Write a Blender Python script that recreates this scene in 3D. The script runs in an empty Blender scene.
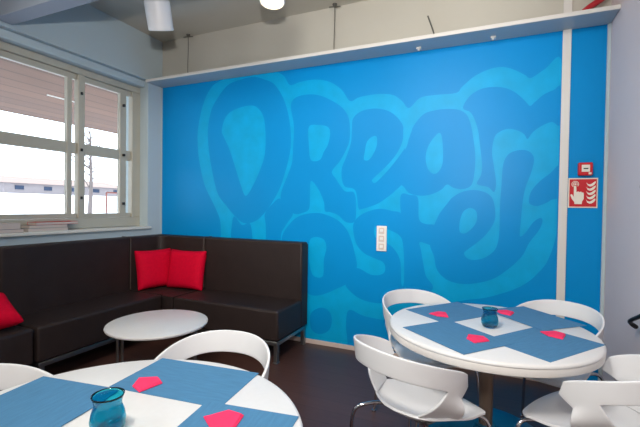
import bpy, bmesh, math, random
from mathutils import Vector, Matrix
from mathutils.geometry import tessellate_polygon
random.seed(3)
S = bpy.context.scene
COL = S.collection
PI = math.pi

# ------------------------------------------------------------------ materials
def lin(c):
    return tuple(((v/255)/12.92 if v/255 <= .04045 else ((v/255+.055)/1.055)**2.4) for v in c)

def mat(name, rgb, rough=.5, metal=0., noise=None, bump=None, coat=0., spec=None, sheen=0.):
    """rgb in sRGB 0..255; noise=(scale, amount, stretch) modulates colour; bump=(scale, strength)"""
    m = bpy.data.materials.new(name); m.use_nodes = True
    nt = m.node_tree; b = nt.nodes['Principled BSDF']
    c = lin(rgb)
    b.inputs['Base Color'].default_value = (*c, 1)
    b.inputs['Roughness'].default_value = rough
    b.inputs['Metallic'].default_value = metal
    if coat: 
        b.inputs['Coat Weight'].default_value = coat; b.inputs['Coat Roughness'].default_value = .3
    if spec is not None: b.inputs['Specular IOR Level'].default_value = spec
    if sheen: b.inputs['Sheen Weight'].default_value = sheen
    if noise or bump:
        tc = nt.nodes.new('ShaderNodeTexCoord')
    if noise:
        mp = nt.nodes.new('ShaderNodeMapping'); mp.inputs['Scale'].default_value = noise[2] if len(noise) > 2 else (1,1,1)
        nt.links.new(tc.outputs['Object'], mp.inputs['Vector'])
        n = nt.nodes.new('ShaderNodeTexNoise'); n.inputs['Scale'].default_value = noise[0]; n.inputs['Detail'].default_value = 6
        nt.links.new(mp.outputs[0], n.inputs['Vector'])
        r = nt.nodes.new('ShaderNodeValToRGB')
        a = noise[1]
        r.color_ramp.elements[0].position = .3; r.color_ramp.elements[1].position = .7
        r.color_ramp.elements[0].color = (*[v*(1-a) for v in c], 1)
        r.color_ramp.elements[1].color = (*[min(1, v*(1+a)) for v in c], 1)
        nt.links.new(n.outputs['Fac'], r.inputs['Fac']); nt.links.new(r.outputs['Color'], b.inputs['Base Color'])
    if bump:
        n2 = nt.nodes.new('ShaderNodeTexNoise'); n2.inputs['Scale'].default_value = bump[0]; n2.inputs['Detail'].default_value = 4
        nt.links.new(tc.outputs['Object'], n2.inputs['Vector'])
        bp = nt.nodes.new('ShaderNodeBump'); bp.inputs['Strength'].default_value = bump[1]; bp.inputs['Distance'].default_value = .01
        nt.links.new(n2.outputs['Fac'], bp.inputs['Height']); nt.links.new(bp.outputs['Normal'], b.inputs['Normal'])
    return m

def emis(name, rgb, strength):
    m = bpy.data.materials.new(name); m.use_nodes = True
    b = m.node_tree.nodes['Principled BSDF']
    b.inputs['Base Color'].default_value = (*lin(rgb), 1)
    b.inputs['Emission Color'].default_value = (*lin(rgb), 1); b.inputs['Emission Strength'].default_value = strength
    return m

def glass(name, rgb, rough=0.0, ior=1.45):
    m = bpy.data.materials.new(name); m.use_nodes = True
    b = m.node_tree.nodes['Principled BSDF']
    b.inputs['Base Color'].default_value = (*lin(rgb), 1); b.inputs['Roughness'].default_value = rough
    b.inputs['Transmission Weight'].default_value = 1; b.inputs['IOR'].default_value = ior
    return m

def board_mat(name, rgb, axis, width, rough=.5, gap=.55, grain=(18, .16), joint=.03):
    """boards laid side by side along an axis, each with its own tone, and thin dark joints"""
    m = mat(name, rgb, rough)
    nt = m.node_tree; b = nt.nodes['Principled BSDF']; c = lin(rgb)
    tc = nt.nodes.new('ShaderNodeTexCoord'); sp = nt.nodes.new('ShaderNodeSeparateXYZ')
    nt.links.new(tc.outputs['Object'], sp.inputs[0])
    d = nt.nodes.new('ShaderNodeMath'); d.operation = 'DIVIDE'; d.inputs[1].default_value = width
    nt.links.new(sp.outputs[axis], d.inputs[0])
    fr = nt.nodes.new('ShaderNodeMath'); fr.operation = 'FRACT'; nt.links.new(d.outputs[0], fr.inputs[0])
    fl = nt.nodes.new('ShaderNodeMath'); fl.operation = 'FLOOR'; nt.links.new(d.outputs[0], fl.inputs[0])
    wn = nt.nodes.new('ShaderNodeTexWhiteNoise'); wn.noise_dimensions = '1D'; nt.links.new(fl.outputs[0], wn.inputs['W'])
    mp = nt.nodes.new('ShaderNodeMapping'); sc = [1, 1, 1]; sc[axis] = 8
    mp.inputs['Scale'].default_value = sc; nt.links.new(tc.outputs['Object'], mp.inputs['Vector'])
    n = nt.nodes.new('ShaderNodeTexNoise'); n.inputs['Scale'].default_value = grain[0]/4; n.inputs['Detail'].default_value = 5
    nt.links.new(mp.outputs[0], n.inputs['Vector'])
    # factor = .8 + .3*board + grain
    a1 = nt.nodes.new('ShaderNodeMath'); a1.operation = 'MULTIPLY_ADD'; a1.inputs[1].default_value = .35; a1.inputs[2].default_value = .7
    nt.links.new(wn.outputs['Value'], a1.inputs[0])
    a2 = nt.nodes.new('ShaderNodeMath'); a2.operation = 'MULTIPLY_ADD'; a2.inputs[1].default_value = grain[1]*2
    nt.links.new(n.outputs['Fac'], a2.inputs[0]); nt.links.new(a1.outputs[0], a2.inputs[2])
    g = nt.nodes.new('ShaderNodeMath'); g.operation = 'GREATER_THAN'; g.inputs[1].default_value = joint
    nt.links.new(fr.outputs[0], g.inputs[0])
    g2 = nt.nodes.new('ShaderNodeMath'); g2.operation = 'MULTIPLY_ADD'; g2.inputs[1].default_value = 1-gap; g2.inputs[2].default_value = gap
    nt.links.new(g.outputs[0], g2.inputs[0])
    a3 = nt.nodes.new('ShaderNodeMath'); a3.operation = 'MULTIPLY'; nt.links.new(a2.outputs[0], a3.inputs[0]); nt.links.new(g2.outputs[0], a3.inputs[1])
    vm = nt.nodes.new('ShaderNodeVectorMath'); vm.operation = 'SCALE'; vm.inputs[0].default_value = c
    nt.links.new(a3.outputs[0], vm.inputs['Scale']); nt.links.new(vm.outputs[0], b.inputs['Base Color'])
    return m

M = {}
M['plaster'] = mat('plaster_white', (196, 191, 179), .85, noise=(1.6, .04), bump=(30, .05))
M['beam'] = mat('beam_grey', (150, 158, 172), .85)
M['grey_wall'] = mat('plaster_grey', (222, 207, 206), .8, noise=(1.2, .03), bump=(40, .04))
M['pale_wall'] = mat('plaster_pale', (184, 199, 205), .8, bump=(40, .04))
M['blue'] = mat('paint_blue', (0, 141, 210), .40, noise=(1.2, .04), bump=(60, .02), spec=.16)
M['blue_light'] = mat('paint_light_blue', (0, 164, 220), .42, noise=(7, .07), bump=(60, .03), spec=.2)
M['floor'] = board_mat('floor_dark_wood', (72, 48, 42), 1, .14, .36, .5, (26, .35))
M['cream'] = mat('paint_cream', (184, 180, 166), .45, noise=(4, .03))
M['sill'] = mat('sill_white', (222, 222, 214), .45)
M['white_paint'] = mat('paint_white', (222, 218, 212), .5)
M['skirting'] = mat('paint_skirting', (214, 196, 188), .5)
M['pelmet'] = mat('pelmet_paint', (168, 178, 184), .45)
M['leather'] = mat('faux_leather_brown', (46, 37, 36), .5, noise=(7, .12), bump=(160, .12), spec=.3)
M['piping'] = mat('faux_leather_piping', (74, 62, 56), .5)
M['steel'] = mat('brushed_steel', (150, 152, 152), .34, 1.)
M['chrome'] = mat('chrome', (200, 200, 204), .15, 1.)
M['bronze'] = mat('pedestal_metal', (140, 120, 104), .45, .5)
M['teal_base'] = mat('base_teal_enamel', (0, 110, 150), .3)
M['red'] = mat('cushion_red', (212, 0, 46), .8, noise=(40, .06), bump=(200, .08), spec=.15)
M['laminate'] = mat('laminate_white', (224, 224, 224), .35, noise=(60, .015))
M['edge'] = mat('laminate_edge', (214, 211, 208), .4)
M['shell'] = mat('plastic_white', (226, 227, 230), .33)
M['denim'] = mat('placemat_denim', (69, 124, 165), .9, noise=(14, .08, (1, 7, 1)), bump=(300, .15))
M['pink'] = mat('napkin_pink', (240, 48, 100), .8, noise=(20, .05))
M['teal_glass'] = glass('glass_teal', (40, 190, 215), .03)
M['pane'] = glass('window_glass', (250, 252, 252), 0, 1.02)
M['lamp_white'] = mat('lamp_enamel', (230, 230, 232), .4)
M['bulb'] = emis('lamp_bulb', (255, 226, 176), 14)
M['socket'] = mat('socket_plastic', (232, 229, 226), .4)
M['socket_dark'] = mat('socket_recess', (212, 196, 188), .5)
M['sign_red'] = mat('sign_red', (200, 18, 32), .45)
M['sign_white'] = mat('sign_white', (236, 230, 214), .5)
M['black'] = mat('black_rubber', (14, 15, 18), .4)
M['wire'] = mat('wire_grey', (120, 118, 112), .4, .6)
M['red_tape'] = mat('red_tape', (190, 40, 52), .5)
M['snow'] = mat('snow', (244, 246, 250), .9)
M['soffit'] = board_mat('canopy_boards', (104, 72, 55), 0, .34, .7, .45, (6, .2), .09)
M['house'] = mat('house_plaster', (140, 132, 134), .9)
M['house_blue'] = mat('house_blue', (46, 60, 84), .8)
M['roof'] = mat('roof_tiles', (160, 138, 130), .9)
M['bark'] = mat('bark', (110, 100, 98), .9)
M['rail_red'] = mat('rail_painted', (150, 92, 84), .6)
M['mag'] = [mat('paper_a', (208, 196, 190), .6), mat('paper_b', (90, 84, 100), .6), mat('paper_c', (170, 176, 170), .6), mat('paper_d', (206, 60, 44), .6), mat('paper_e', (120, 128, 130), .6)]

# ------------------------------------------------------------------ helpers
def link(name, bm, mats, parent=None, smooth=False, bevel=0, bseg=2, subsurf=0, angle=40):
    me = bpy.data.meshes.new(name)
    bmesh.ops.recalc_face_normals(bm, faces=bm.faces)
    bm.to_mesh(me); bm.free()
    if not isinstance(mats, (list, tuple)): mats = [mats]
    for m in mats: me.materials.append(m)
    o = bpy.data.objects.new(name, me); COL.objects.link(o)
    if parent: o.parent = parent
    if bevel:
        md = o.modifiers.new('bevel', 'BEVEL'); md.width = bevel; md.segments = bseg; md.limit_method = 'ANGLE'; md.angle_limit = math.radians(angle)
    if subsurf:
        md = o.modifiers.new('subsurf', 'SUBSURF'); md.levels = subsurf; md.render_levels = subsurf
    if smooth or bevel or subsurf:
        for p in me.polygons: p.use_smooth = True
        if not subsurf:
            me.set_sharp_from_angle(angle=math.radians(angle))
    return o

def empty(name, loc, rz, label, cat, group=None):
    o = bpy.data.objects.new(name, None); COL.objects.link(o); o.empty_display_size = .1
    o.location = loc; o.rotation_euler = (0, 0, rz)
    return tag(o, label, cat, group)

def tag(o, label, cat, group=None, kind=None):
    o['label'] = label; o['category'] = cat
    if group: o['group'] = group
    if kind: o['kind'] = kind
    return o

def struct(o):
    o['kind'] = 'structure'; return o

def bx(bm, x0, x1, y0, y1, z0, z1, mi=0):
    vs = [bm.verts.new((x, y, z)) for x in (x0, x1) for y in (y0, y1) for z in (z0, z1)]
    for f in ((0,1,3,2), (4,6,7,5), (0,4,5,1), (2,3,7,6), (0,2,6,4), (1,5,7,3)):
        fc = bm.faces.new([vs[i] for i in f]); fc.material_index = mi

def box(name, x0, x1, y0, y1, z0, z1, m, parent=None, bevel=0, bseg=2):
    bm = bmesh.new(); bx(bm, x0, x1, y0, y1, z0, z1)
    return link(name, bm, m, parent, bevel=bevel, bseg=bseg)

def smooth_pts(pts, n=6, closed=False):
    P = [Vector(p) for p in pts]; N = len(P); out = []
    rng = range(N) if closed else range(N-1)
    for i in rng:
        if closed: a, b, c, d = P[(i-1) % N], P[i], P[(i+1) % N], P[(i+2) % N]
        else: a, b, c, d = P[max(i-1, 0)], P[i], P[i+1], P[min(i+2, N-1)]
        for k in range(n):
            t = k/n
            out.append(.5*((2*b)+(c-a)*t+(2*a-5*b+4*c-d)*t*t+(3*b-a-3*c+d)*t*t*t))
    if not closed: out.append(P[-1])
    return out

def tube(bm, pts, r, seg=10, closed=False):
    P = [Vector(p) for p in pts]; rings = []
    up = Vector((0, 0, 1)); prev = None
    for i, p in enumerate(P):
        if closed: t = (P[(i+1) % len(P)]-P[i-1]).normalized()
        else: t = (P[min(i+1, len(P)-1)]-P[max(i-1, 0)]).normalized()
        if prev is None:
            a = up if abs(t.dot(up)) < .9 else Vector((1, 0, 0))
            n = (a-t*a.dot(t)).normalized()
        else: n = (prev-t*prev.dot(t)).normalized()
        prev = n; bn = t.cross(n)
        rr = r[i] if isinstance(r, (list, tuple)) else r
        rings.append([bm.verts.new(p+rr*(math.cos(2*PI*k/seg)*n+math.sin(2*PI*k/seg)*bn)) for k in range(seg)])
    L = len(rings)
    for i in range(L if closed else L-1):
        A, B = rings[i], rings[(i+1) % L]
        for k in range(seg): bm.faces.new((A[k], A[(k+1) % seg], B[(k+1) % seg], B[k]))
    if not closed:
        bm.faces.new(rings[0]); bm.faces.new(rings[-1][::-1])

def lathe(bm, prof, seg=40, center=(0, 0, 0), cap=False, mi=0):
    cx, cy, cz = center; rings = []
    for r, z in prof:
        if r < 1e-6: rings.append([bm.verts.new((cx, cy, cz+z))])
        else: rings.append([bm.verts.new((cx+r*math.cos(2*PI*k/seg), cy+r*math.sin(2*PI*k/seg), cz+z)) for k in range(seg)])
    for A, B in zip(rings, rings[1:]):
        for k in range(seg):
            k2 = (k+1) % seg
            if len(A) == 1 and len(B) == 1: continue
            if len(A) == 1: f = bm.faces.new((A[0], B[k2], B[k]))
            elif len(B) == 1: f = bm.faces.new((A[k], A[k2], B[0]))
            else: f = bm.faces.new((A[k], A[k2], B[k2], B[k]))
            f.material_index = mi

def poly(bm, pts, mi=0):
    vs = [bm.verts.new(p) for p in pts]
    for tri in tessellate_polygon([[Vector(p) for p in pts]]):
        try:
            f = bm.faces.new([vs[i] for i in tri]); f.material_index = mi
        except ValueError: pass
    return vs

def prism(bm, pts2, z0, z1):
    n = len(pts2)
    b = [bm.verts.new((p[0], p[1], z0)) for p in pts2]; t = [bm.verts.new((p[0], p[1], z1)) for p in pts2]
    bm.faces.new(t); bm.faces.new(b[::-1])
    for i in range(n): bm.faces.new((b[i], b[(i+1) % n], t[(i+1) % n], t[i]))

def dup(root, loc, rz, label, group=None):
    r = root.copy(); COL.objects.link(r); r.location = loc; r.rotation_euler = (0, 0, rz)
    r['label'] = label
    if group: r['group'] = group
    for ch in list(root.children):
        c = ch.copy(); COL.objects.link(c); c.parent = r
        for g in list(ch.children):
            d = g.copy(); COL.objects.link(d); d.parent = c
    return r

# ------------------------------------------------------------------ camera
CAM = Vector((3.56895, -3.48821, 1.35)); FOC = 390.8626
Fw = Vector((-0.39993485, 0.91635846, -0.01841974)); Rt = Vector((0.91631982, 0.4002005, 0.01405495)); Up = Vector((-0.02025096, 0.01125731, 0.99973155))
cam = bpy.data.cameras.new('camera'); co = bpy.data.objects.new('camera', cam); COL.objects.link(co)
cam.sensor_width = 36; cam.lens = FOC*36/640; cam.clip_start = .05; cam.clip_end = 300
mw = Matrix.Identity(4)
for i in range(3): mw[i][0] = Rt[i]; mw[i][1] = Up[i]; mw[i][2] = -Fw[i]; mw[i][3] = CAM[i]
co.matrix_world = mw
S.camera = co

XR = 4.348       # right wall
YB = -6.4       # back of the room
ZC = 3.25       # ceiling
ZP = 2.725      # pelmet height
RY0 = -.205     # right jamb of the window recess

# ------------------------------------------------------------------ room shell
def wall_pt(px, py):
    """surveyed points of the mural on the photograph, turned into metres on the blue wall (plane y = 0)"""
    d = Fw+Rt*((px-320)/FOC)-Up*((py-213.5)/FOC)
    t = -CAM.y/d.y
    return (CAM.x+d.x*t, CAM.z+d.z*t)

light_out = [(222,80),(240,74),(262,71),(275,71.5),(284,76),(290,85),(300,82),(315,79.5),(330,82),(342,90),(350,101),(360,97),(378,94),(393,95),(402,101),(409,108),(420,98),(435,95),(456,93),(462,87),(475,76),(490,69),(503,67),(515,70),(525,75),(531,78),(545,69),(561,59),
  (560,120),(557,200),(556,235),(548,260),(539,272),(528,282),(515,289),(500,294),(484,298),(466,300),(452,303),(436,308),(418,315),(400,320),(385,320),(364,316),(349,310),(346,325),(346,351),(322,346),(300,341),(285,300),(262,262),(222,258),(221,235),(220,220),(215,207),(205,186),(200,165),(198,148),(198,130),(203,105),(211,88)]
dark = {
 'D': [(209,150),(208,130),(211,112),(216,101),(227,86),(240.6,79.7),(254,77),(265,79.7),(274,84),(282,95.6),(287,108.8),(290,124),(291,140),(290,153),(285.6,171),(280,188),(272.5,202),(265,212.5),(255.6,221),(244,223),(235,216),(227.5,207),(218,194),(212.5,172)],
 'R': [(293,150),(294,126),(291,107.5),(294,99),(304,95),(317.5,95),(330.6,100),(342,107.5),(348.4,117),(350,128),(349.4,141),(345.6,151),(340,161),(332,171.5),(336,179),(342,188),(346,191.6),(354,192.5),(356,204),(355,221),(346,222),(338,215),(330,212),(325,211),(324,202),(318.4,189),(311,181),(310,196),(309,209),(302,213),(295,214),(287.5,209),(281,200),(282,190),(287.5,176),(292,163)],
 'e': [(353,119),(360,112),(370,109),(381,109),(392,113),(401,122),(404,131),(405,150),(404,165),(403,182),(396,190),(389,196),(377,204),(362,209),(358.5,208),(357,196),(354,189),(345,186.5),(342,179),(342,168),(346,158),(351,143),(352,130)],
 'a': [(407,146),(410,134),(415,124),(424,114),(434,110.6),(445,109),(458,109.7),(466,114),(470,122),(472.5,133),(475,152),(475,167),(472,184),(464,189),(454,188),(447,184.5),(441,190),(430,194.7),(419,195.6),(409,193),(404,187),(398,182),(396,172),(400,160)],
 'm': [(463,108),(469,97),(480,89.5),(492,87),(505,88),(516,93),(525,101),(530,106),(535,102),(544,94.5),(554,90),(561,87.5),(560.5,124),(552,122),(542.5,125.5),(533,132),(527.5,139),(524,134),(516,130),(507,129),(498,133),(494,139),(492,152),(494,167),(496,183),(494,192),(488,187),(477,184),(481,175),(482,164),(480,145),(478,130),(474,118),(470,112)],
 'H': [(233,218),(242,225),(251,225.5),(251,262),(232,262)],
 'H2': [(265,214),(272.5,204),(280,198.5),(287.5,207),(293,214),(285.6,225.6),(281,236),(280,262),(267,262),(266,227)],
 'o': [(282,238),(284,232),(289,225),(296,218),(306,214),(319,213),(331,216.6),(340,222),(347,230),(351,239),(354,250),(357,266),(352,279),(344.7,285),(336,289),(327,293),(317.5,295.5),(309,294),(295,285),(284,265),(281,250)],
 's': [(354,235),(353.5,224),(359,216.5),(368,211.5),(380,208.8),(392,211),(402,215),(407,240),(407,262),(406,284),(402,292),(394,299),(382,303),(370,302),(359,298),(350,291),(345.5,284),(351,278),(357,268),(372,275),(384,273),(384,263),(374,258),(364,253),(357,245)],
 't': [(401,195),(410,195),(418,198),(419,219),(426,224),(434,225),(440,232),(434,245),(420,242),(421,250),(423,262),(426,276),(433,287),(425,297),(412,301),(406,290),(406.5,262),(404,240),(401,215)],
 'el': [(434,226),(436,221),(440,213),(447,204),(452.5,197.5),(462,192),(473,190),(483,191.5),(490,195.5),(494,203),(495,219),(488,232),(479,241),(467,250),(464,253.5),(467,258),(473,260),(484,258),(494,251),(498,242),(499.5,228),(500,205),(501.5,185),(503,166),(507,156),(514,151.3),(524,150),(531,153),(534,160),(531,173),(526,186),(523,199),(521,219),(520,236),(526,232),(533,222.5),(540,218),(542.5,221),(539,230),(529,243),(522,256),(507,270),(490,280),(467,284),(451,281.5),(441,275),(436,267),(434,256),(430,244)],
 'leaf': [(529,199),(532,190),(540.6,180.6),(550,173.5),(560,166),(559,195),(551,200),(546,203),(537,206),(530,204)],
 'dot': [(310,321),(312,312),(321,307.5),(329,311),(332,320),(329,330),(320,334),(312,330)],
}
light_in = [
 [(222,131),(224.5,120),(230,112.5),(240.6,107.5),(252,105.5),(259,109),(264,118),(265.8,135),(265,154),(261,168),(254,184),(246,196),(240.6,184),(235,166),(229.4,149),(224,137)],
 [(309,127),(318,125),(328,127),(330.3,134),(328,145),(324,152),(320,160),(311,160),(309,145)],
 [(372,137),(376.6,136.6),(377,145),(374,153),(369,160),(364,159.5),(365,151),(367,142)],
 [(404,127),(412,128),(410,136),(406.6,145),(401,154),(391,167),(381,178),(375,183),(372,180.5),(376,176),(383,169.5),(392,160),(399,150),(403,139)],
 [(440,133),(442.5,142),(443,160),(440,170),(434,174),(428,169),(425.7,158),(428,147),(434,137.5)],
 [(310,240),(316,237),(324,239.5),(326.5,248),(324,260),(323,276),(314,276),(310,266),(309,252)],
 [(375,227),(384,228),(392,231),(399,235),(402.5,241),(404,256),(404,282),(401.5,284),(400.5,262),(395,250),(387,243),(380,240),(375,236)],
 [(464,211),(470,208),(476,211),(477,219),(474,226),(466,233),(460,232),(459.5,224),(461,217)],
]
def wall_back():
    bm = bmesh.new()
    # solid wall: blue below the pelmet, plaster above
    def quad(a, b, c, d, mi):
        f = bm.faces.new([bm.verts.new(p) for p in (a, b, c, d)]); f.material_index = mi
    quad((0,0,0), (XR,0,0), (XR,0,ZP), (0,0,ZP), 1)
    quad((0,0,ZP), (XR,0,ZP), (XR,0,ZC), (0,0,ZC), 0)
    bx(bm, -.35, XR+.2, .004, .2, 0, ZC, 0)
    def film(pts, depth, mi, sub=5):
        q = [Vector((*wall_pt(*p), 0)) for p in pts]
        q = smooth_pts(q, sub, True)
        P3 = [(v.x, -depth, min(max(v.y, .002), ZP-.002)) for v in q]
        poly(bm, P3, mi)
    film(light_out, .0010, 2)
    for i, (k, p) in enumerate(dark.items()): film(p, .0018+.00006*i, 1)
    for p in light_in: film(p, .0036, 2)
    return struct(link('wall_back', bm, [M['plaster'], M['blue'], M['blue_light']]))
wb = wall_back()
# keep film faces facing the room
for p in wb.data.polygons:
    if abs(p.normal.y) > .9 and p.center.y < .001 and p.normal.y > 0: p.flip()

def wall_left():
    bm = bmesh.new()
    t = -.35
    bx(bm, t, 0, RY0, 0, 0, ZC)                 # pier beside the blue wall
    bx(bm, t, 0, -3.0, RY0, 0, 1.065)           # below window 1
    bx(bm, t, 0, -3.0, RY0, 2.745, ZC)
    bx(bm, t, 0, -3.6, -3.0, 0, ZC)
    bx(bm, t, 0, -5.8, -3.6, 0, 1.065)
    bx(bm, t, 0, -5.8, -3.6, 2.745, ZC)
    bx(bm, t, 0, YB, -5.8, 0, ZC)
    return struct(link('wall_left', bm, M['pale_wall']))
wall_left()
struct(box('wall_right', XR, XR+.2, YB, 0, 0, ZC, M['grey_wall']))
struct(box('wall_front', -.35, XR+.2, YB-.2, YB, 0, ZC, M['plaster']))
struct(box('floor', -.35, XR+.2, YB-.2, .2, -.1, 0, M['floor']))
struct(box('ceiling', -.35, XR+.2, YB-.2, .2, ZC, ZC+.1, M['plaster']))
struct(box('trim_1', 0, 2.2, -1.705, -1.575, 2.775, ZC, M['beam'], bevel=.004))       # ceiling beam
# baseboards
struct(box('baseboard_back', 0, XR, -.014, -.004, 0, .042, M['skirting'], bevel=.002))
struct(box('baseboard_right', XR-.014, XR, YB, -.02, 0, .042, M['grey_wall'], bevel=.002))
# vertical white strip, corner beads
struct(box('trim_2', 4.045, 4.102, -.016, -.004, .042, ZC-.001, M['white_paint'], bevel=.002))
struct(box('trim_3', XR-.022, XR, -.022, -.004, .045, ZP-.012, M['pale_wall'], bevel=.002))
struct(box('trim_4', 0, .012, -.012, -.004, .98, ZP-.012, M['pale_wall'], bevel=.002))

# ------------------------------------------------------------------ windows
def window(n, y0, y1, posts, stiles, rails, knobs):
    """posts = (y0, y1) of the fixed uprights, stiles = uprights of the opening sashes, rails = spans of sash rails"""
    Z0, Z1 = 1.10, 2.665
    w = bpy.data.objects.new('window_%d' % n, None); COL.objects.link(w); struct(w)
    bm = bmesh.new()
    bx(bm, -.19, -.12, y1, y0, 2.60, Z1); bx(bm, -.19, -.12, y1, y0, Z0, 1.20)
    for p in posts: bx(bm, -.185, -.12, p[0], p[1], 1.20, 2.60)
    link('window_frame', bm, M['cream'], w, bevel=.005)
    for a, b in rails:                                             # one sash per span (a < b)
        bm = bmesh.new()
        bx(bm, -.18, -.14, a, b, 1.202, 1.245); bx(bm, -.18, -.14, a, b, 2.545, 2.598); bx(bm, -.18, -.145, a, b, 1.83, 1.935)
        for p in stiles:
            if a-.01 <= p[0] and p[1] <= b+.01: bx(bm, -.182, -.138, p[0], p[1], 1.202, 2.598)
        sash = link('window_sash', bm, M['cream'], w, bevel=.003)
        bm = bmesh.new(); bx(bm, -.163, -.159, a, b, 1.24, 2.57); link('pane', bm, M['pane'], sash)
        bm = bmesh.new()
        for ky, kz in knobs:
            if a-.12 <= ky <= b:
                bx(bm, -.137, -.108, ky-.010, ky+.010, kz-.014, kz+.014)
        if len(bm.verts): link('knob', bm, M['black'], sash, bevel=.004)
        else: bm.free()
    bm = bmesh.new(); bx(bm, -.35, .035, y1-.03, y0+.03, 1.068, 1.098)
    link('window_sill', bm, M['sill'], w, bevel=.006)
    bm = bmesh.new(); bx(bm, -.20, -.045, y1, y0, 2.668, 2.744)
    link('curtain_rail', bm, M['pale_wall'], w, bevel=.012, bseg=3)
    return w
window(1, RY0, -3.0, [(-.312, RY0), (-.935, -.869), (-2.12, -2.05), (-3.0, -2.93)], [(-.455, -.378), (-1.034, -.988), (-2.03, -1.97), (-2.9, -2.84)],
       [(-.865, -.316), (-2.03, -.94), (-2.9, -2.13)], [(-.905, 1.40), (-.905, 1.87), (-.905, 2.42), (-.42, 1.35), (-.42, 1.88), (-.42, 2.42)])
window(2, -3.6, -5.8, [(-3.7, -3.6), (-4.6, -4.52), (-5.8, -5.7)], [(-4.5, -4.44), (-5.68, -5.62)], [(-4.5, -3.72), (-5.68, -4.62)], [])

# ------------------------------------------------------------------ pelmet, wires, small wall things
pel = empty('pelmet', (0, 0, 0), 0, 'long pale pelmet shelf hung along the top of the blue wall', 'pelmet')
box('shelf_board', .002, XR-.002, -.235, -.002, ZP-.012, ZP+.002, M['pelmet'], pel, bevel=.002)
box('front_edge', .002, XR-.002, -.245, -.235, ZP-.012, ZP+.018, M['white_paint'], pel, bevel=.002)
def hanger(x, label):
    t = empty('hanging_wire', (x, -.05, 0), 0, label, 'wire', 'wires holding the pelmet')
    bm = bmesh.new(); tube(bm, smooth_pts([(0, 0, ZC-.03), (.002, 0, 3.1), (-.003, 0, 2.9), (0, 0, ZP+.003)], 4), .004, 6)
    link('wire', bm, M['wire'], t, smooth=True)
    bm = bmesh.new(); lathe(bm, [(0, .0), (.022, 0), (.022, -.012), (.008, -.02), (0, -.02)], 16, (0, 0, ZC))
    tube(bm, [(-.05, -.02, ZC-.03), (0, 0, ZC-.025), (.05, .02, ZC-.022)], .006, 6)
    link('hook', bm, M['wire'], t, smooth=True)
    bm = bmesh.new(); tube(bm, smooth_pts([(0, 0, ZC-.03), (-.02, .02, 3.1), (.0, .03, 3.0), (-.035, .03, 2.86), (-.02, .02, ZP+.003)], 5), .0025, 6)  # wavy strand shaped to stand in for the wire's shadow on the wall
    link('wire_shadow', bm, M['plaster'], t, smooth=True)
hanger(.43, 'thin grey wire from the ceiling to the pelmet, left one beside the white spotlight')
hanger(2.19, 'thin grey wire from ceiling to pelmet, right one near the middle of the wall')
bm = bmesh.new(); tube(bm, [(3.045, -.05, 2.985), (3.075, -.04, 2.90), (3.13, -.05, ZP+.004)], .006, 8)
tag(link('bracket', bm, M['wire'], None, smooth=True), 'small dark slanting bracket standing on the pelmet, middle right of the blue wall', 'bracket')
bm = bmesh.new(); tube(bm, smooth_pts([(3.70, -.12, ZP+.008), (3.95, -.10, ZP+.03), (4.12, -.08, 2.775), (4.20, -.07, 2.83), (4.30, -.05, 2.90)], 5), [.006]*6+[.012]*5+[.022]*10, 8)
tag(link('red_strap', bm, M['red_tape'], None, smooth=True), 'dull red strap lying above the right end of the pelmet', 'strap')
for x, l in ((2.98, 'left of the two small clips under the pelmet'), (3.56, 'right of the two small clips under the pelmet')):
    bm = bmesh.new(); bx(bm, x-.02, x+.02, -.10, -.06, ZP-.026, ZP-.012); bx(bm, x-.008, x+.008, -.09, -.07, ZP-.036, ZP-.026)
    tag(link('clip', bm, M['white_paint'], None, bevel=.002), 'small pale clip, '+l, 'clip')

# socket panel
so = empty('wall_socket', (2.666, -.004, 1.065), 0, 'white vertical triple socket panel on the blue wall between the letters', 'socket')
box('socket_plate', -.046, .046, -.012, 0, -.115, .115, M['socket'], so, bevel=.003)
for z in (.072, 0, -.072):
    bm = bmesh.new(); bx(bm, -.026, .026, -.016, -.011, z-.028, z+.028)
    ins = link('socket_outlet', bm, M['socket_dark'], so, bevel=.003)
    bm = bmesh.new(); bx(bm, -.014, .014, -.018, -.015, z-.012, z+.012); link('switch_face', bm, M['socket'], ins, bevel=.001)

# fire alarm sign
fs = empty('fire_alarm_sign', (4.20, -.002, 1.478), 0, 'red square sign with white hand, button and flames on the blue wall', 'sign')
box('sign_border', -.094, .094, -.006, 0, -.112, .112, M['sign_white'], fs, bevel=.001)
box('sign_panel', -.086, .086, -.008, -.005, -.103, .103, M['sign_red'], fs)
def flat(bm, pts, y0, y1):
    n = len(pts); a = [bm.verts.new((p[0], y0, p[1])) for p in pts]; b = [bm.verts.new((p[0], y1, p[1])) for p in pts]
    poly(bm, [(p[0], y1, p[1]) for p in pts])
    for i in range(n): bm.faces.new((a[i], a[(i+1) % n], b[(i+1) % n], b[i]))
bm = bmesh.new()
hand = [(-.058,.05),(-.050,.056),(-.043,.05),(-.041,.005),(-.030,.012),(-.022,.006),(-.012,.010),(-.006,.003),(.002,.004),(.006,-.006),(.006,-.045),(-.004,-.065),(-.006,-.084),(-.052,-.084),(-.054,-.068),(-.070,-.045),(-.080,-.018),(-.076,-.008),(-.068,-.012),(-.058,-.03)]
flat(bm, hand, -.0078, -.0105); link('hand_symbol', bm, M['sign_white'], fs)
bm = bmesh.new()
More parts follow.
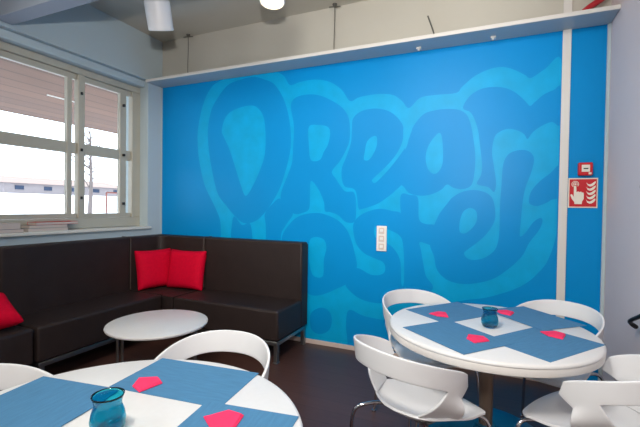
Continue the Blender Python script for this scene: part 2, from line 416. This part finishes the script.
for r0, r1 in ((.0, .006), (.011, .015), (.020, .024)):
    for k in range(24):
        a0, a1 = 2*PI*k/24, 2*PI*(k+1)/24
        if r0 > 0 and 1.25 < (a0 % (2*PI))/PI < 1.75: continue
        c = (-.050, .066)
        q = [(c[0]+r1*math.cos(a0), c[1]+r1*math.sin(a0)), (c[0]+r1*math.cos(a1), c[1]+r1*math.sin(a1))]
        if r0 > 0: q += [(c[0]+r0*math.cos(a1), c[1]+r0*math.sin(a1)), (c[0]+r0*math.cos(a0), c[1]+r0*math.sin(a0))]
        else: q += [c]
        bm.faces.new([bm.verts.new((p[0], -.0095, p[1])) for p in q])
link('button_symbol', bm, M['sign_white'], fs)
bm = bmesh.new()
for k in range(5):
    zc = .070-.032*k
    top = [(.020, .010), (.030, -.004), (.043, -.008), (.056, .000), (.066, .012), (.078, .022)]
    low = [(.080, .008), (.070, -.012), (.058, -.024), (.044, -.028), (.030, -.018)]
    flat(bm, [(x, zc+z*.8) for x, z in top+low], -.0078, -.0100)
link('flame_symbol', bm, M['sign_white'], fs)
al = empty('fire_alarm_button', (4.208, -.002, 1.655), 0, 'small red fire alarm call point above the red sign', 'alarm button')
box('housing', -.045, .045, -.045, 0, -.048, .048, M['sign_red'], al, bevel=.008, bseg=3)
box('glass_plate', -.026, .026, -.049, -.043, -.022, .030, M['sign_white'], al, bevel=.002)
box('press_mark', -.015, .015, -.051, -.048, -.002, .006, M['black'], al)
box('key_flap', .018, .036, -.048, -.040, -.042, -.026, M['sign_white'], al, bevel=.001)

# black curved thing at the right edge, hung on the grey wall
t = empty('wall_cable', (XR-.001, -.925, 0), 0, 'black curved cable end standing off the grey wall at the right edge of the photo', 'cable')
bm = bmesh.new(); tube(bm, smooth_pts([(-.02, .14, .70), (-.06, .10, .735), (-.05, .02, .78), (-.03, -.06, .82), (-.02, -.16, .82), (-.02, -.26, .74)], 6), [.013]*4+[.011]*27, 8)
link('cable', bm, M['black'], t, smooth=True)
bm = bmesh.new(); tube(bm, [(-.004, -.2, .62), (-.015, -.19, .62), (-.03, -.19, .72)], .02, 10); link('plug', bm, M['black'], t, smooth=True)
bm = bmesh.new(); lathe(bm, [(0, 0), (.014, 0), (.018, .01), (.012, .03), (0, .032)], 16)
bmesh.ops.rotate(bm, verts=bm.verts, cent=(0, 0, 0), matrix=Matrix.Rotation(-PI/2, 3, 'Y'))
hk = tag(link('coat_hook', bm, M['black'], None, smooth=True), 'small black round hook on the grey wall at the right edge', 'hook')
hk.location = (XR, -.825, 1.483)

# ------------------------------------------------------------------ spotlights
def spotlight(x, y, z0, tilt, rz, label):
    t = empty('spotlight', (x, y, ZC), 0, label, 'lamp', 'cylinder spotlights on the ceiling')
    L = ZC
    bm = bmesh.new(); lathe(bm, [(0, 0), (.05, 0), (.05, -.02), (0, -.02)], 24); link('ceiling_mount', bm, M['lamp_white'], t, smooth=True)
    zt = z0+.235-L
    bm = bmesh.new(); tube(bm, [(0, 0, -.02), (0, 0, zt)], .02, 12); link('stem', bm, M['lamp_white'], t, smooth=True)
    bm = bmesh.new()
    r = .098
    lathe(bm, [(0, 0), (r-.01, 0), (r, -.01), (r, -.215), (r-.008, -.22), (r-.012, -.215), (r-.012, -.03), (0, -.03)], 40)
    b = link('lamp_body', bm, M['lamp_white'], t, smooth=True); b.location = (0, 0, zt); b.rotation_euler = (tilt, 0, rz)
    bm = bmesh.new(); lathe(bm, [(0, -.10), (.05, -.105), (.082, -.13), (0, -.131)], 32)
    e = link('bulb', bm, M['bulb'], b, smooth=True)
    return t
def at_depth(px, py, dep):
    return CAM+(Fw+Rt*((px-320)/FOC)-Up*((py-213.5)/FOC))*dep
p = at_depth(156.5, 16, 3.1); spotlight(p.x, p.y, p.z-.11, math.radians(26), math.radians(24), 'white cylinder spotlight near the window, its lit mouth hidden')
p = at_depth(273, -8, 3.0); spotlight(p.x, p.y, p.z-.11, math.radians(-8), math.radians(20), 'white cylinder spotlight with glowing bulb showing at the top edge')

# ------------------------------------------------------------------ sofa
SD, BT, ZS, ZB, ZU = .60, .15, .45, 1.0, .185       # seat depth, backrest thickness, seat height, back height, underside
def rounded_box(name, dims, m, parent, r=.025, seg=4):
    return box(name, *dims, m, parent, bevel=r, bseg=seg)
G = 'sections of the dark corner sofa'
def legs(parent, pts):
    for (x, y) in pts:
        bm = bmesh.new(); bx(bm, x-.018, x+.018, y-.018, y+.018, .0, .162); bx(bm, x-.022, x+.022, y-.03, y+.03, 0, .008)
        link('leg', bm, M['steel'], parent, bevel=.002)
def rail(parent, dims): box('base_rail', *dims, M['steel'], parent, bevel=.003)
g = .006
# along the blue wall
s1 = empty('sofa_section', (0, 0, 0), 0, 'dark brown sofa section along the blue wall with the open right end', 'sofa', G)
rounded_box('seat', (.76+g, 1.93, -SD, -.02, ZU, ZS), M['leather'], s1, .022)
rounded_box('backrest', (.76+g, 1.93, -BT, -.02, ZS-.02, ZB), M['leather'], s1, .018)
bm = bmesh.new(); bx(bm, 1.9305, 1.934, -BT, -.025, ZU+.01, ZB-.02); link('side_panel', bm, M['leather'], s1)
rail(s1, (.80, 1.925, -SD+.004, -SD+.034, .150, .183)); rail(s1, (1.898, 1.928, -SD+.034, -.05, .150, .183)); rail(s1, (.80, 1.892, -.08, -.05, .155, .183))
legs(s1, [(1.909, -SD+.022), (1.909, -.062), (.86, -.062)])
# corner
s2 = empty('sofa_section', (0, 0, 0), 0, 'dark corner section of the sofa behind the two touching red cushions', 'sofa', G)
bm = bmesh.new()
ci = [(.02, -.02), (.02, -.56), (SD, -.56)]
for k in range(9): ci.append((SD+.10*(1-math.cos(PI/2*k/8)), -.56-.04*math.sin(PI/2*k/8)))
ci += [(.76, -SD), (.76, -.02)]
prism(bm, ci, ZU, ZS)
link('seat', bm, M['leather'], s2, bevel=.02, bseg=4)
bm = bmesh.new()
bk = [(.02, -.02), (.02, -.56), (.02+BT-.02, -.56), (BT, -.24)]
for k in range(1, 6):
    a = PI/2*k/6; bk.append((BT+.09*(1-math.cos(a)), -.24+.09*math.sin(a)))
bk += [(.24, -BT), (.76, -BT), (.76, -.02)]
prism(bm, bk, ZS-.02, ZB)
link('backrest', bm, M['leather'], s2, bevel=.018, bseg=4)
for pts in ([(BT+.004, -.562, ZS+.005), (BT+.004, -.562, ZB-.02), (BT-.01, -.562, ZB), (.03, -.562, ZB+.002)], [(.763, -BT-.002, ZS+.005), (.763, -BT-.002, ZB-.02), (.763, -BT+.01, ZB), (.763, -.03, ZB+.002)]):
    bm = bmesh.new(); tube(bm, pts, .005, 8); link('piping', bm, M['piping'], s2, smooth=True)
legs(s2, [(.08, -.10), (.55, -.50)])
# along the window wall
def wsec(ya, yb, label, lg):
    s = empty('sofa_section', (0, 0, 0), 0, label, 'sofa', G)
    rounded_box('seat', (.02, SD, ya, yb, ZU, ZS), M['leather'], s, .022)
    rounded_box('backrest', (.02, BT, ya, yb, ZS-.02, ZB), M['leather'], s, .018)
    rail(s, (SD-.032, SD-.002, ya+.01, yb-.01, .150, .183)); rail(s, (.05, SD-.05, ya+.02, ya+.05, .155, .183))
    legs(s, lg); return s
wsec(-1.735, -.56-g, 'dark brown sofa section below the window, next to the corner', [(SD-.022, -1.70), (.08, -1.70), (.08, -.62)])
wsec(-2.95, -1.755, 'dark sofa section at the left edge holding the single red cushion', [(SD-.035, -1.80), (SD-.035, -2.9), (.08, -2.9)])

def cushion(loc, rot, label, w=.46, h=.44, t=.15):
    bm = bmesh.new(); N = 14
    front, back = [], []
    for i in range(N+1):
        for j in range(N+1):
            u, v = i/N*2-1, j/N*2-1
            # slightly concave sides, pointed corners
            pu = u*(1-.06*(1-v*v)*abs(u)); pv = v*(1-.06*(1-u*u)*abs(v))
            th = t/2*((1-u**4)*(1-v**4))**.45*(1-.12*math.sin(3*u+2*v)*.3)
            front.append(bm.verts.new((pu*w/2, -th, pv*h/2)))
            edge = i in (0, N) or j in (0, N)
            back.append(front[-1] if edge else bm.verts.new((pu*w/2, th, pv*h/2)))
    W = N+1
    for i in range(N):
        for j in range(N):
            a, b, c, d = i*W+j, (i+1)*W+j, (i+1)*W+j+1, i*W+j+1
            bm.faces.new((front[a], front[b], front[c], front[d]))
            try: bm.faces.new((back[d], back[c], back[b], back[a]))
            except ValueError: pass
    o = link('cushion', bm, M['red'], None, smooth=True, angle=180, subsurf=1)
    o.location = loc; o.rotation_euler = rot
    return tag(o, label, 'cushion', 'red cushions on the sofa')
cushion((.265, -.345, ZS+.205), (math.radians(-12), 0, math.radians(74)), 'red square cushion in the sofa corner, the left of the touching pair', w=.43)
cushion((.60, -.235, ZS+.205), (math.radians(-10), 0, math.radians(4)), 'red square cushion in the sofa corner, the right of the touching pair', w=.48)
cushion((.39, -2.00, ZS+.135), (math.radians(-63), 0, math.radians(84)), 'single red cushion on the sofa at the left edge of the photo', h=.36)

# ------------------------------------------------------------------ coffee table
ct = empty('coffee_table', (1.31, -1.305, 0), 0, 'low round white coffee table with thin steel legs in front of the sofa', 'coffee table')
bm = bmesh.new(); lathe(bm, [(0, .472), (.342, .472), (.355, .468), (.358, .460), (.354, .450), (.342, .447), (0, .447)], 64)
link('tabletop', bm, M['laminate'], ct, smooth=True)
for a in (203, 227, 47, 23):
    r = .27; x, y = r*math.cos(math.radians(a)), r*math.sin(math.radians(a))
    bm = bmesh.new(); tube(bm, [(x, y, .0), (x, y, .443)], .011, 12); link('leg', bm, M['steel'], ct, smooth=True)
bm = bmesh.new()
tube(bm, [(-.24, -.11, .02), (.24, .11, .02)], .01, 8); tube(bm, [(-.12, -.24, .02), (.12, .24, .02)], .01, 8)
link('base_bar', bm, M['steel'], ct, smooth=True)

# ------------------------------------------------------------------ dining tables
def dining_table(loc, R, label, base=True):
    t = empty('dining_table', loc, 0, label, 'table', 'round white dining tables')
    bm = bmesh.new()
    lathe(bm, [(0, .740), (R-.012, .740), (R-.004, .737), (R, .730), (R, .724), (R-.003, .720)], 96)
    lathe(bm, [(R-.003, .720), (R-.001, .717), (R-.003, .690), (R-.012, .684), (0, .684)], 96, mi=1)
    link('tabletop', bm, [M['laminate'], M['edge']], t, smooth=True, angle=50)
    bm = bmesh.new(); lathe(bm, [(0, .66), (.16, .66), (.16, .668), (.05, .683), (0, .683)], 32); lathe(bm, [(.0, .18), (.033, .18), (.036, .66), (0, .66)], 32)
    link('pedestal', bm, M['bronze'], t, smooth=True)
    bm = bmesh.new(); lathe(bm, [(0, .0), (.31, .0), (.31, .14), (.30, .175), (.27, .195), (.06, .205), (.05, .235), (0, .235)], 64)
    link('base', bm, M['teal_base'], t, smooth=True, angle=50)
    return t
TR = (3.566, -1.289); TL = (2.65, -2.79)
dining_table((TR[0], TR[1], 0), .499, 'round white dining table on a metal pedestal near the fire alarm sign')
dining_table((TL[0], TL[1], 0), .530, 'large round white table top in the bottom left foreground')

def placemat(x, y, deg, w, h, k, label):
    bm = bmesh.new()
    N = 8
    pts = []
    for i in range(N): pts.append((-w/2+w*i/N, -h/2))
    for i in range(N): pts.append((w/2, -h/2+h*i/N))
    for i in range(N): pts.append((w/2-w*i/N, h/2))
    for i in range(N): pts.append((-w/2, h/2-h*i/N))
    prism(bm, pts, 0, .0015)
    o = link('placemat', bm, M['denim'], None)
    o.location = (x, y, .7403+.0017*k); o.rotation_euler = (0, 0, math.radians(deg))
    return tag(o, label, 'placemat', 'blue denim placemats')
RT = 'on the right table, '; LT = 'on the left foreground table, '
placemat(3.371, -1.075, 52, .43, .31, 0, 'blue denim placemat '+RT+'toward the blue wall, left of jar')
placemat(3.425, -1.52, -40, .40, .31, 1, 'blue denim placemat '+RT+'nearest the white chair seen from behind')
placemat(3.805, -1.435, 53, .43, .31, 0, 'blue denim placemat '+RT+'at the right front rim')
placemat(3.795, -1.000, -48, .41, .30, 1, 'blue denim placemat '+RT+'at the back right below the white strip')
placemat(2.615, -2.435, 6, .42, .26, 0, 'blue denim placemat '+LT+'far side, beyond the jar')
placemat(2.345, -2.815, 98, .42, .335, 1, 'blue denim placemat '+LT+'left side, cut by the photo edge')
placemat(2.955, -2.715, 98, .42, .30, 1, 'blue denim placemat '+LT+'right side, at the bottom edge')

def napkin(x, y, deg, k, label, s=1.):
    bm = bmesh.new()
    out = [(-.027, -.036), (-.056, .024), (.009, .050), (.052, .022), (.028, -.060)]
    prism(bm, [(a*s, b*s) for a, b in out], 0, .0035)
    lo = [(-.026, -.034, .0036), (-.054, .023, .0036), (.009, .048, .0036), (.050, .021, .0036), (.027, -.057, .0036)]
    hi = [(-.022, -.030, .008), (-.050, .020, .006), (.009, .044, .009), (.045, .019, .010), (.025, -.052, .008)]
    a = [bm.verts.new((x_*s, y_*s, z_)) for x_, y_, z_ in lo]; b = [bm.verts.new((x_*s, y_*s, z_)) for x_, y_, z_ in hi]
    bm.faces.new(b)
    for i in range(5): bm.faces.new((a[i], a[(i+1) % 5], b[(i+1) % 5], b[i]))
    o = link('napkin', bm, M['pink'], None)
    o.location = (x, y, .7403+.0017*k); o.rotation_euler = (0, 0, math.radians(deg))
    return tag(o, label, 'napkin', 'folded pink napkins')
napkin(3.315, -1.185, 30, 1.6, 'folded pink napkin left of the jar on the right table, toward the blue wall', .95)
napkin(3.520, -1.540, -30, 2, 'folded pink napkin on the placemat nearest the chair seen from behind')
napkin(3.658, -.972, 0, 2, 'folded pink napkin just behind the jar on the right table', .95)
napkin(3.862, -1.307, 0, 1.6, 'folded pink napkin on the right front placemat of the right table')
napkin(2.515, -2.520, 4, 1.6, 'folded pink napkin beyond the jar on the left foreground table', .95)
napkin(2.895, -2.600, 30, 2.2, 'folded pink napkin at the bottom edge, right of the jar', 1.05)

def jar(x, y, label, s=1.):
    bm = bmesh.new()
    o_ = [(0, 0), (.026, 0), (.032, .004), (.0385, .02), (.0395, .035), (.036, .052), (.031, .066), (.0305, .074), (.034, .086), (.0365, .092)]
    i_ = [(.0345, .092), (.032, .086), (.0285, .074), (.029, .066), (.034, .052), (.037, .035), (.036, .02), (.030, .008), (0, .007)]
    lathe(bm, [(a*s, b*s) for a, b in o_+i_], 40)
    o = link('glass_jar', bm, M['teal_glass'], None, smooth=True, angle=180)
    o.location = (x, y, .7405)
    return tag(o, label, 'jar', 'teal glass jars')
jar(3.576, -1.300, 'small teal glass jar in the middle of the right table', 1.06)
jar(2.648, -2.768, 'teal glass jar with flared rim on the left foreground table', 1.12)

# ------------------------------------------------------------------ chairs
def chair_meshes():
    """returns meshes of a white shell chair; local x right, y forward, origin on the floor under the seat"""
    A = math.radians(114); NT = 36
    YC = -.03; a_, b_ = .241, .255
    def hs(th, z):
        # horseshoe in plan, wider and further back at the top
        k = (z-.60)/.20
        aa, bb = a_*(.93+.07*k), b_*(.90+.10*k)
        s_, c_ = math.sin(th), math.cos(th)
        x = aa*(abs(s_)**.88)*(1 if s_ >= 0 else -1)
        y = YC-bb*(abs(c_)**.92)*(1 if c_ >= 0 else -1)
        if c_ < 0: y = YC-bb*c_*1.0
        return x, y
    def ztop(th): return .790-.115*(abs(th)/A)**2
    def zbot(th): return ztop(th)-.085-.008*math.cos(th)
    bm = bmesh.new()
    NV = 4; rows = []
    ths = [-A+2*A*i/NT for i in range(NT+1)]
    for th in ths:
        e = (A-abs(th)); cut = 0
        if e < .16: cut = .05*(1-math.sqrt(max(0, 1-((.16-e)/.16)**2)))     # rounded upper corner of the arm tip
        zt, zb = ztop(th)-cut, zbot(th)
        col = []
        for v in range(NV+1):
            z = zb+(zt-zb)*v/NV; q = abs(th)/A; x, y = hs(th*(1-.13*(1-v/NV)*q**4), z); col.append(bm.verts.new((x, y, z)))
        rows.append(col)
    for i in range(NT):
        for v in range(NV):
            bm.faces.new((rows[i][v], rows[i+1][v], rows[i+1][v+1], rows[i][v+1]))
    # struts: from the last few columns of the band down and back to the seat
    K = 5; NS = 8
    for side in (0, 1):
        idx = list(range(0, K+1)) if side == 0 else list(range(NT, NT-K-1, -1))
        sg = -1 if side == 0 else 1
        tops = [rows[i][0] for i in idx]             # tip first
        prev = tops
        B0 = Vector((sg*.210, .015, .506)); B1 = Vector((sg*.122, -.128, .514))
        for s in range(1, NS+1):
            t = s/NS; cur = []
            for k, tv in enumerate(tops):
                u = k/K; B = B0.lerp(B1, u)
                P = tv.co.lerp(B, t)
                bul = math.sin(PI*t)*.022
                P = P+Vector((sg*bul, -bul*.4*u, 0))
                cur.append(bm.verts.new(P))
            for k in range(K):
                bm.faces.new((prev[k], prev[k+1], cur[k+1], cur[k]))
            prev = cur
    bmesh.ops.recalc_face_normals(bm, faces=bm.faces)
    back = bm
    # seat
    bs = bmesh.new(); N = 16; g_ = []
    for i in range(N+1):
        for j in range(N+1):
            u, v = i/N*2-1, j/N*2-1
            # rounded rear like a bucket, wider front with soft corners
            if v < 0: w = .212*math.sqrt(max(0, 1-(abs(v)/1.0)**2.1)*.985+.015)
            else: w = .212*(1-.30*max(0, (v-.72)/.28)**2.2)
            Y = .04+v*.205*(1-.06*(u*u if v > 0 else 0)*max(0, v)**3)
            X = u*w
            Z = .482-.010*(1-u*u)*(1-v*v)
            if v < .3: Z += .030*max(abs(u)**3, ((max(0, -v-.45))/.55)**2)*min(1, (.3-v)/.6)
            if v > .55: Z -= .020*((v-.55)/.45)**2
            g_.append(bs.verts.new((X, Y, Z)))
    W = N+1
    for i in range(N):
        for j in range(N):
            bs.faces.new((g_[i*W+j], g_[(i+1)*W+j], g_[(i+1)*W+j+1], g_[i*W+j+1]))
    return back, bs
def make_chair(loc, rz, label):
    t = empty('shell_chair', loc, rz, label, 'chair', 'white shell chairs')
    back, seat = chair_meshes()
    for nm, b in (('backrest', back), ('seat', seat)):
        o = link(nm, b, M['shell'], t)
        md = o.modifiers.new('solid', 'SOLIDIFY'); md.thickness = .011; md.offset = 0
        md = o.modifiers.new('bevel', 'BEVEL'); md.width = .003; md.segments = 2; md.limit_method = 'ANGLE'
        md = o.modifiers.new('subsurf', 'SUBSURF'); md.levels = 1; md.render_levels = 1
        for p in o.data.polygons: p.use_smooth = True
    for sx in (-1, 1):
        for sy, fy in ((-1, -.20), (1, .24)):
            bm = bmesh.new()
            pts = smooth_pts([(sx*.06, .05+sy*.09, .448), (sx*.14, .05+sy*.13, .447), (sx*.185, (fy+.0)*.86+.01, .438), (sx*.208, fy*.95, .400), (sx*.215, fy, .30), (sx*.235, fy*1.12, 0.0)], 6)
            tube(bm, pts, .0085, 10); lathe(bm, [(0, 0), (.013, 0), (.013, .012), (0, .012)], 12, (sx*.235, fy*1.12, 0))
            link('leg', bm, M['chrome'], t, smooth=True)
    bm = bmesh.new(); bx(bm, -.10, .10, -.06, .16, .440, .452); link('seat_bracket', bm, M['steel'], t, bevel=.003)
    return t
def face(loc, target):      # rotation that turns local +y towards target
    dx, dy = target[0]-loc[0], target[1]-loc[1]
    return math.atan2(-dx, dy)
# rear centre of the hoop sits at local y=-.285
def chair_at(rear, ang):
    """rear = world position of the hoop's rear centre, ang = heading in degrees (0 = +x)"""
    a = math.radians(ang); return (rear[0]+.285*math.cos(a), rear[1]+.285*math.sin(a), 0), a-PI/2
chairs = [
 ((3.13, -1.975), 57, 'white shell chair seen from behind, in front of the right table, centre right of photo'),
 ((3.035, -.80), -52, 'white shell chair at the right table with its back to the blue wall, left one'),
 ((4.02, -.70), -118, 'white shell chair at the right table below the fire alarm sign'),
 ((4.238, -1.705), 149, 'white shell chair at the bottom right corner, its rounded back nearest the camera'),
 ((2.528, -2.045), -79, 'white shell chair between the left table and the coffee table'),
 ((1.94, -2.83), 0, 'white shell chair at the left edge, half hidden behind the left table'),
]
c0 = None
for rear, ang, lab in chairs:
    loc, rz = chair_at(rear, ang)
    if c0 is None: c0 = make_chair(loc, rz, lab)
    else: dup(c0, loc, rz, lab)

# ------------------------------------------------------------------ magazines on the sill
def stack_item(x0, x1, y0, y1, z0, z1, mi, label, rot=0):
    cx, cy = (x0+x1)/2, (y0+y1)/2
    o = empty('magazine', (cx, cy, z0), math.radians(rot), label, 'magazine', 'magazines on the window sill')
    bm = bmesh.new(); bx(bm, (x0-x1)/2, (x1-x0)/2, (y0-y1)/2, (y1-y0)/2, 0, .002); bx(bm, (x0-x1)/2, (x1-x0)/2, (y0-y1)/2, (y1-y0)/2, z1-z0-.002, z1-z0)
    bx(bm, (x0-x1)/2, (x0-x1)/2+.002, (y0-y1)/2, (y1-y0)/2, 0, z1-z0)
    link('cover', bm, M['mag'][mi], o)
    bm = bmesh.new(); bx(bm, (x0-x1)/2+.003, (x1-x0)/2-.002, (y0-y1)/2+.002, (y1-y0)/2-.002, .002, z1-z0-.002); link('pages', bm, M['mag'][0], o)
zs = 1.0985
stack_item(-.11, .02, -1.86, -1.50, zs, zs+.030, 1, 'dark magazine at the bottom of the left pile on the sill')
stack_item(-.11, .015, -1.88, -1.52, zs+.0305, zs+.078, 0, 'pale magazine on top of the left pile on the sill', 1)
stack_item(-.115, .01, -1.46, -1.12, zs, zs+.028, 2, 'grey magazine at the bottom of the right pile on the sill')
stack_item(-.11, .012, -1.45, -1.13, zs+.0285, zs+.055, 4, 'blue grey magazine in the middle of the right pile on the sill', -1)
stack_item(-.115, .005, -1.40, -1.02, zs+.0555, zs+.080, 3, 'red orange magazine topmost of the right pile on the sill', 2)

# ------------------------------------------------------------------ outside
gz = -.6
tag(box('snow_field', -80, -.36, -40, 60, gz-.1, gz, M['snow']), 'white snowy ground outside the window', 'snow')['kind'] = 'structure'
bm = bmesh.new()
v = [bm.verts.new(p) for p in ((-18, -30, gz), (-18, 90, gz), (-33, 90, 2.1), (-33, -30, 2.1), (-60, 90, 2.4), (-60, -30, 2.4))]
bm.faces.new((v[0], v[1], v[2], v[3])); bm.faces.new((v[3], v[2], v[4], v[5]))
sb = link('snow_bank', bm, M['snow']); tag(sb, 'long white snow bank rising toward the distant houses', 'snow')['kind'] = 'structure'
cn = empty('canopy', (0, 0, 0), 0, 'brown boarded canopy roof seen through the top of the window', 'canopy')
box('canopy_ceiling', -4.0, -.36, -8, 12, 2.90, 2.98, M['soffit'], cn)
box('fascia', -4.06, -4.0, -8, 12, 2.895, 3.1, M['soffit'], cn, bevel=.004)
bm = bmesh.new(); bx(bm, -2.3, -2.28, .1, .6, 2.885, 2.9); link('light_batten', bm, M['white_paint'], cn)
def house(x, y, w, d, h, rh, wallm, label):
    t = empty('house', (x, y, 2.0), 0, label, 'house', 'buildings beyond the snow')
    box('wall', -w/2, w/2, -d/2, d/2, 0, h, wallm, t)
    bm = bmesh.new()
    v = [bm.verts.new(p) for p in ((-w/2-.3, -d/2-.3, h), (w/2+.3, -d/2-.3, h), (w/2+.3, d/2+.3, h), (-w/2-.3, d/2+.3, h), (0, -d/2-.3, h+rh), (0, d/2+.3, h+rh))]
    for f in ((0,1,4), (2,3,5), (1,2,5,4), (3,0,4,5), (0,3,2,1)): bm.faces.new([v[i] for i in f])
    link('roof', bm, M['roof'], t)
    k = int(d//2.2)
    for i in range(k):
        yy = -d/2+d*(i+.5)/k; bm = bmesh.new(); bx(bm, w/2, w/2+.05, yy-.35, yy+.35, h*.45, h*.8)
        link('window', bm, M['house_blue'], t)
house(-38, 22, 8, 12, 1.0, .8, M['house'], 'pale house with snowy roof, left one seen through the wide casement')
house(-40, 36, 8, 9, .9, .7, M['house_blue'], 'low blue grey building, right one seen through the wide casement')
house(-37, 52, 7, 9, .9, .6, M['house'], 'pale building seen through the narrow casement')
def tree(x, y, h, label):
    t = empty('bare_tree', (x, y, gz+(abs(x)-18)*.17), 0, label, 'tree', 'bare trees beyond the snow')
    bm = bmesh.new(); tube(bm, smooth_pts([(0, 0, 0), (.1, .05, h*.4), (-.05, .1, h*.75), (.05, 0, h)], 4), [.16-.011*i for i in range(13)], 6); link('trunk', bm, M['bark'], t, smooth=True)
    bm = bmesh.new()
    for k in range(26):
        z = h*(.35+.6*random.random()); a = random.random()*2*PI; L = h*.28*(1.25-z/h)
        tube(bm, [(0, 0, z), (L*.5*math.cos(a), L*.5*math.sin(a), z+L*.35), (L*math.cos(a), L*math.sin(a), z+L*.8)], [.045, .03, .012], 5)
    link('branches', bm, M['bark'], t)
tree(-22, 15, 6.5, 'bare tree left, in front of the pale house')
tree(-21, 18.5, 7.5, 'bare tree in the middle of the wide casement')
tree(-24, 31, 6, 'bare tree seen through the narrow casement')
rl = empty('railing', (-3, 1.6, gz), 0, 'thin reddish handrail outside the narrow casement', 'railing')
bm = bmesh.new(); tube(bm, [(0, .02, 0), (0, 0, 2.15)], .014, 8); link('post', bm, M['rail_red'], rl, smooth=True)
bm = bmesh.new(); tube(bm, [(0, 0, 2.15), (0, 1.4, 2.16)], .014, 8); link('handrail', bm, M['rail_red'], rl, smooth=True)
bm = bmesh.new(); tube(bm, [(0, 1.4, 0), (0, 1.4, 2.16)], .014, 8); link('post', bm, M['rail_red'], rl, smooth=True)

# ------------------------------------------------------------------ light
W = bpy.data.worlds.new('world'); S.world = W; W.use_nodes = True
nt = W.node_tree; bg = nt.nodes['Background']
bg.inputs[0].default_value = (.80, .90, 1.0, 1); bg.inputs[1].default_value = 3.0

def area(name, loc, rot, size, power, col, sy=None, spread=None):
    l = bpy.data.lights.new(name, 'AREA'); l.energy = power; l.color = col; l.size = size
    if sy: l.shape = 'RECTANGLE'; l.size_y = sy
    if spread: l.spread = spread
    o = bpy.data.objects.new(name, l); COL.objects.link(o); o.location = loc; o.rotation_euler = rot; return o
for y0, y1 in ((RY0, -3.0), (-3.6, -5.8)):
    o = area('window_portal', (-.30, (y0+y1)/2, 1.92), (0, -PI/2, 0), 1.6, 1, (1, 1, 1), abs(y1-y0))
    o.data.cycles.is_portal = True
def spot(name, loc, target, power, col, ang, blend=.6, r=.05):
    l = bpy.data.lights.new(name, 'SPOT'); l.energy = power; l.color = col; l.spot_size = math.radians(ang); l.spot_blend = blend; l.shadow_soft_size = r
    o = bpy.data.objects.new(name, l); COL.objects.link(o); o.location = loc
    d = Vector(target)-Vector(loc); o.rotation_euler = d.to_track_quat('-Z', 'Y').to_euler(); return o
WARM = (1, .93, .82)
# ceiling lamps of the room behind the photographer
area('ceiling_lamp_light', (2.95, -3.7, 3.1), (0, 0, 0), .35, 34, WARM)
area('ceiling_lamp_light', (1.2, -4.6, 3.1), (0, 0, 0), .5, 22, WARM)
# added fill spots that brighten the blue wall, no fixtures there
spot('wall_fill_light', (2.9, -3.2, 3.05), (3.0, 0, 1.2), 160, (1, .97, .92), 120, 1.0, .35)
spot('wall_fill_light', (1.5, -3.0, 3.05), (1.5, 0, 1.5), 50, (1, .96, .90), 120, 1.0, .35)
# photographer's flash just above the camera, its head tilted up
spot('flash_light', (3.60, -3.62, 1.80), (1.7, 0, 2.9), 185, (1, .97, .93), 84, .7, .035)
# soft part of the flash that spills forward
spot('flash_spill_light', (3.60, -3.62, 1.85), (2.9, -1.3, .6), 44, (1, .97, .93), 110, .8, .1)

# ------------------------------------------------------------------ view
vs = S.view_settings; vs.view_transform = 'Standard'; vs.look = 'None'; vs.gamma = 1; vs.use_curve_mapping = False
vs.exposure = 0.25
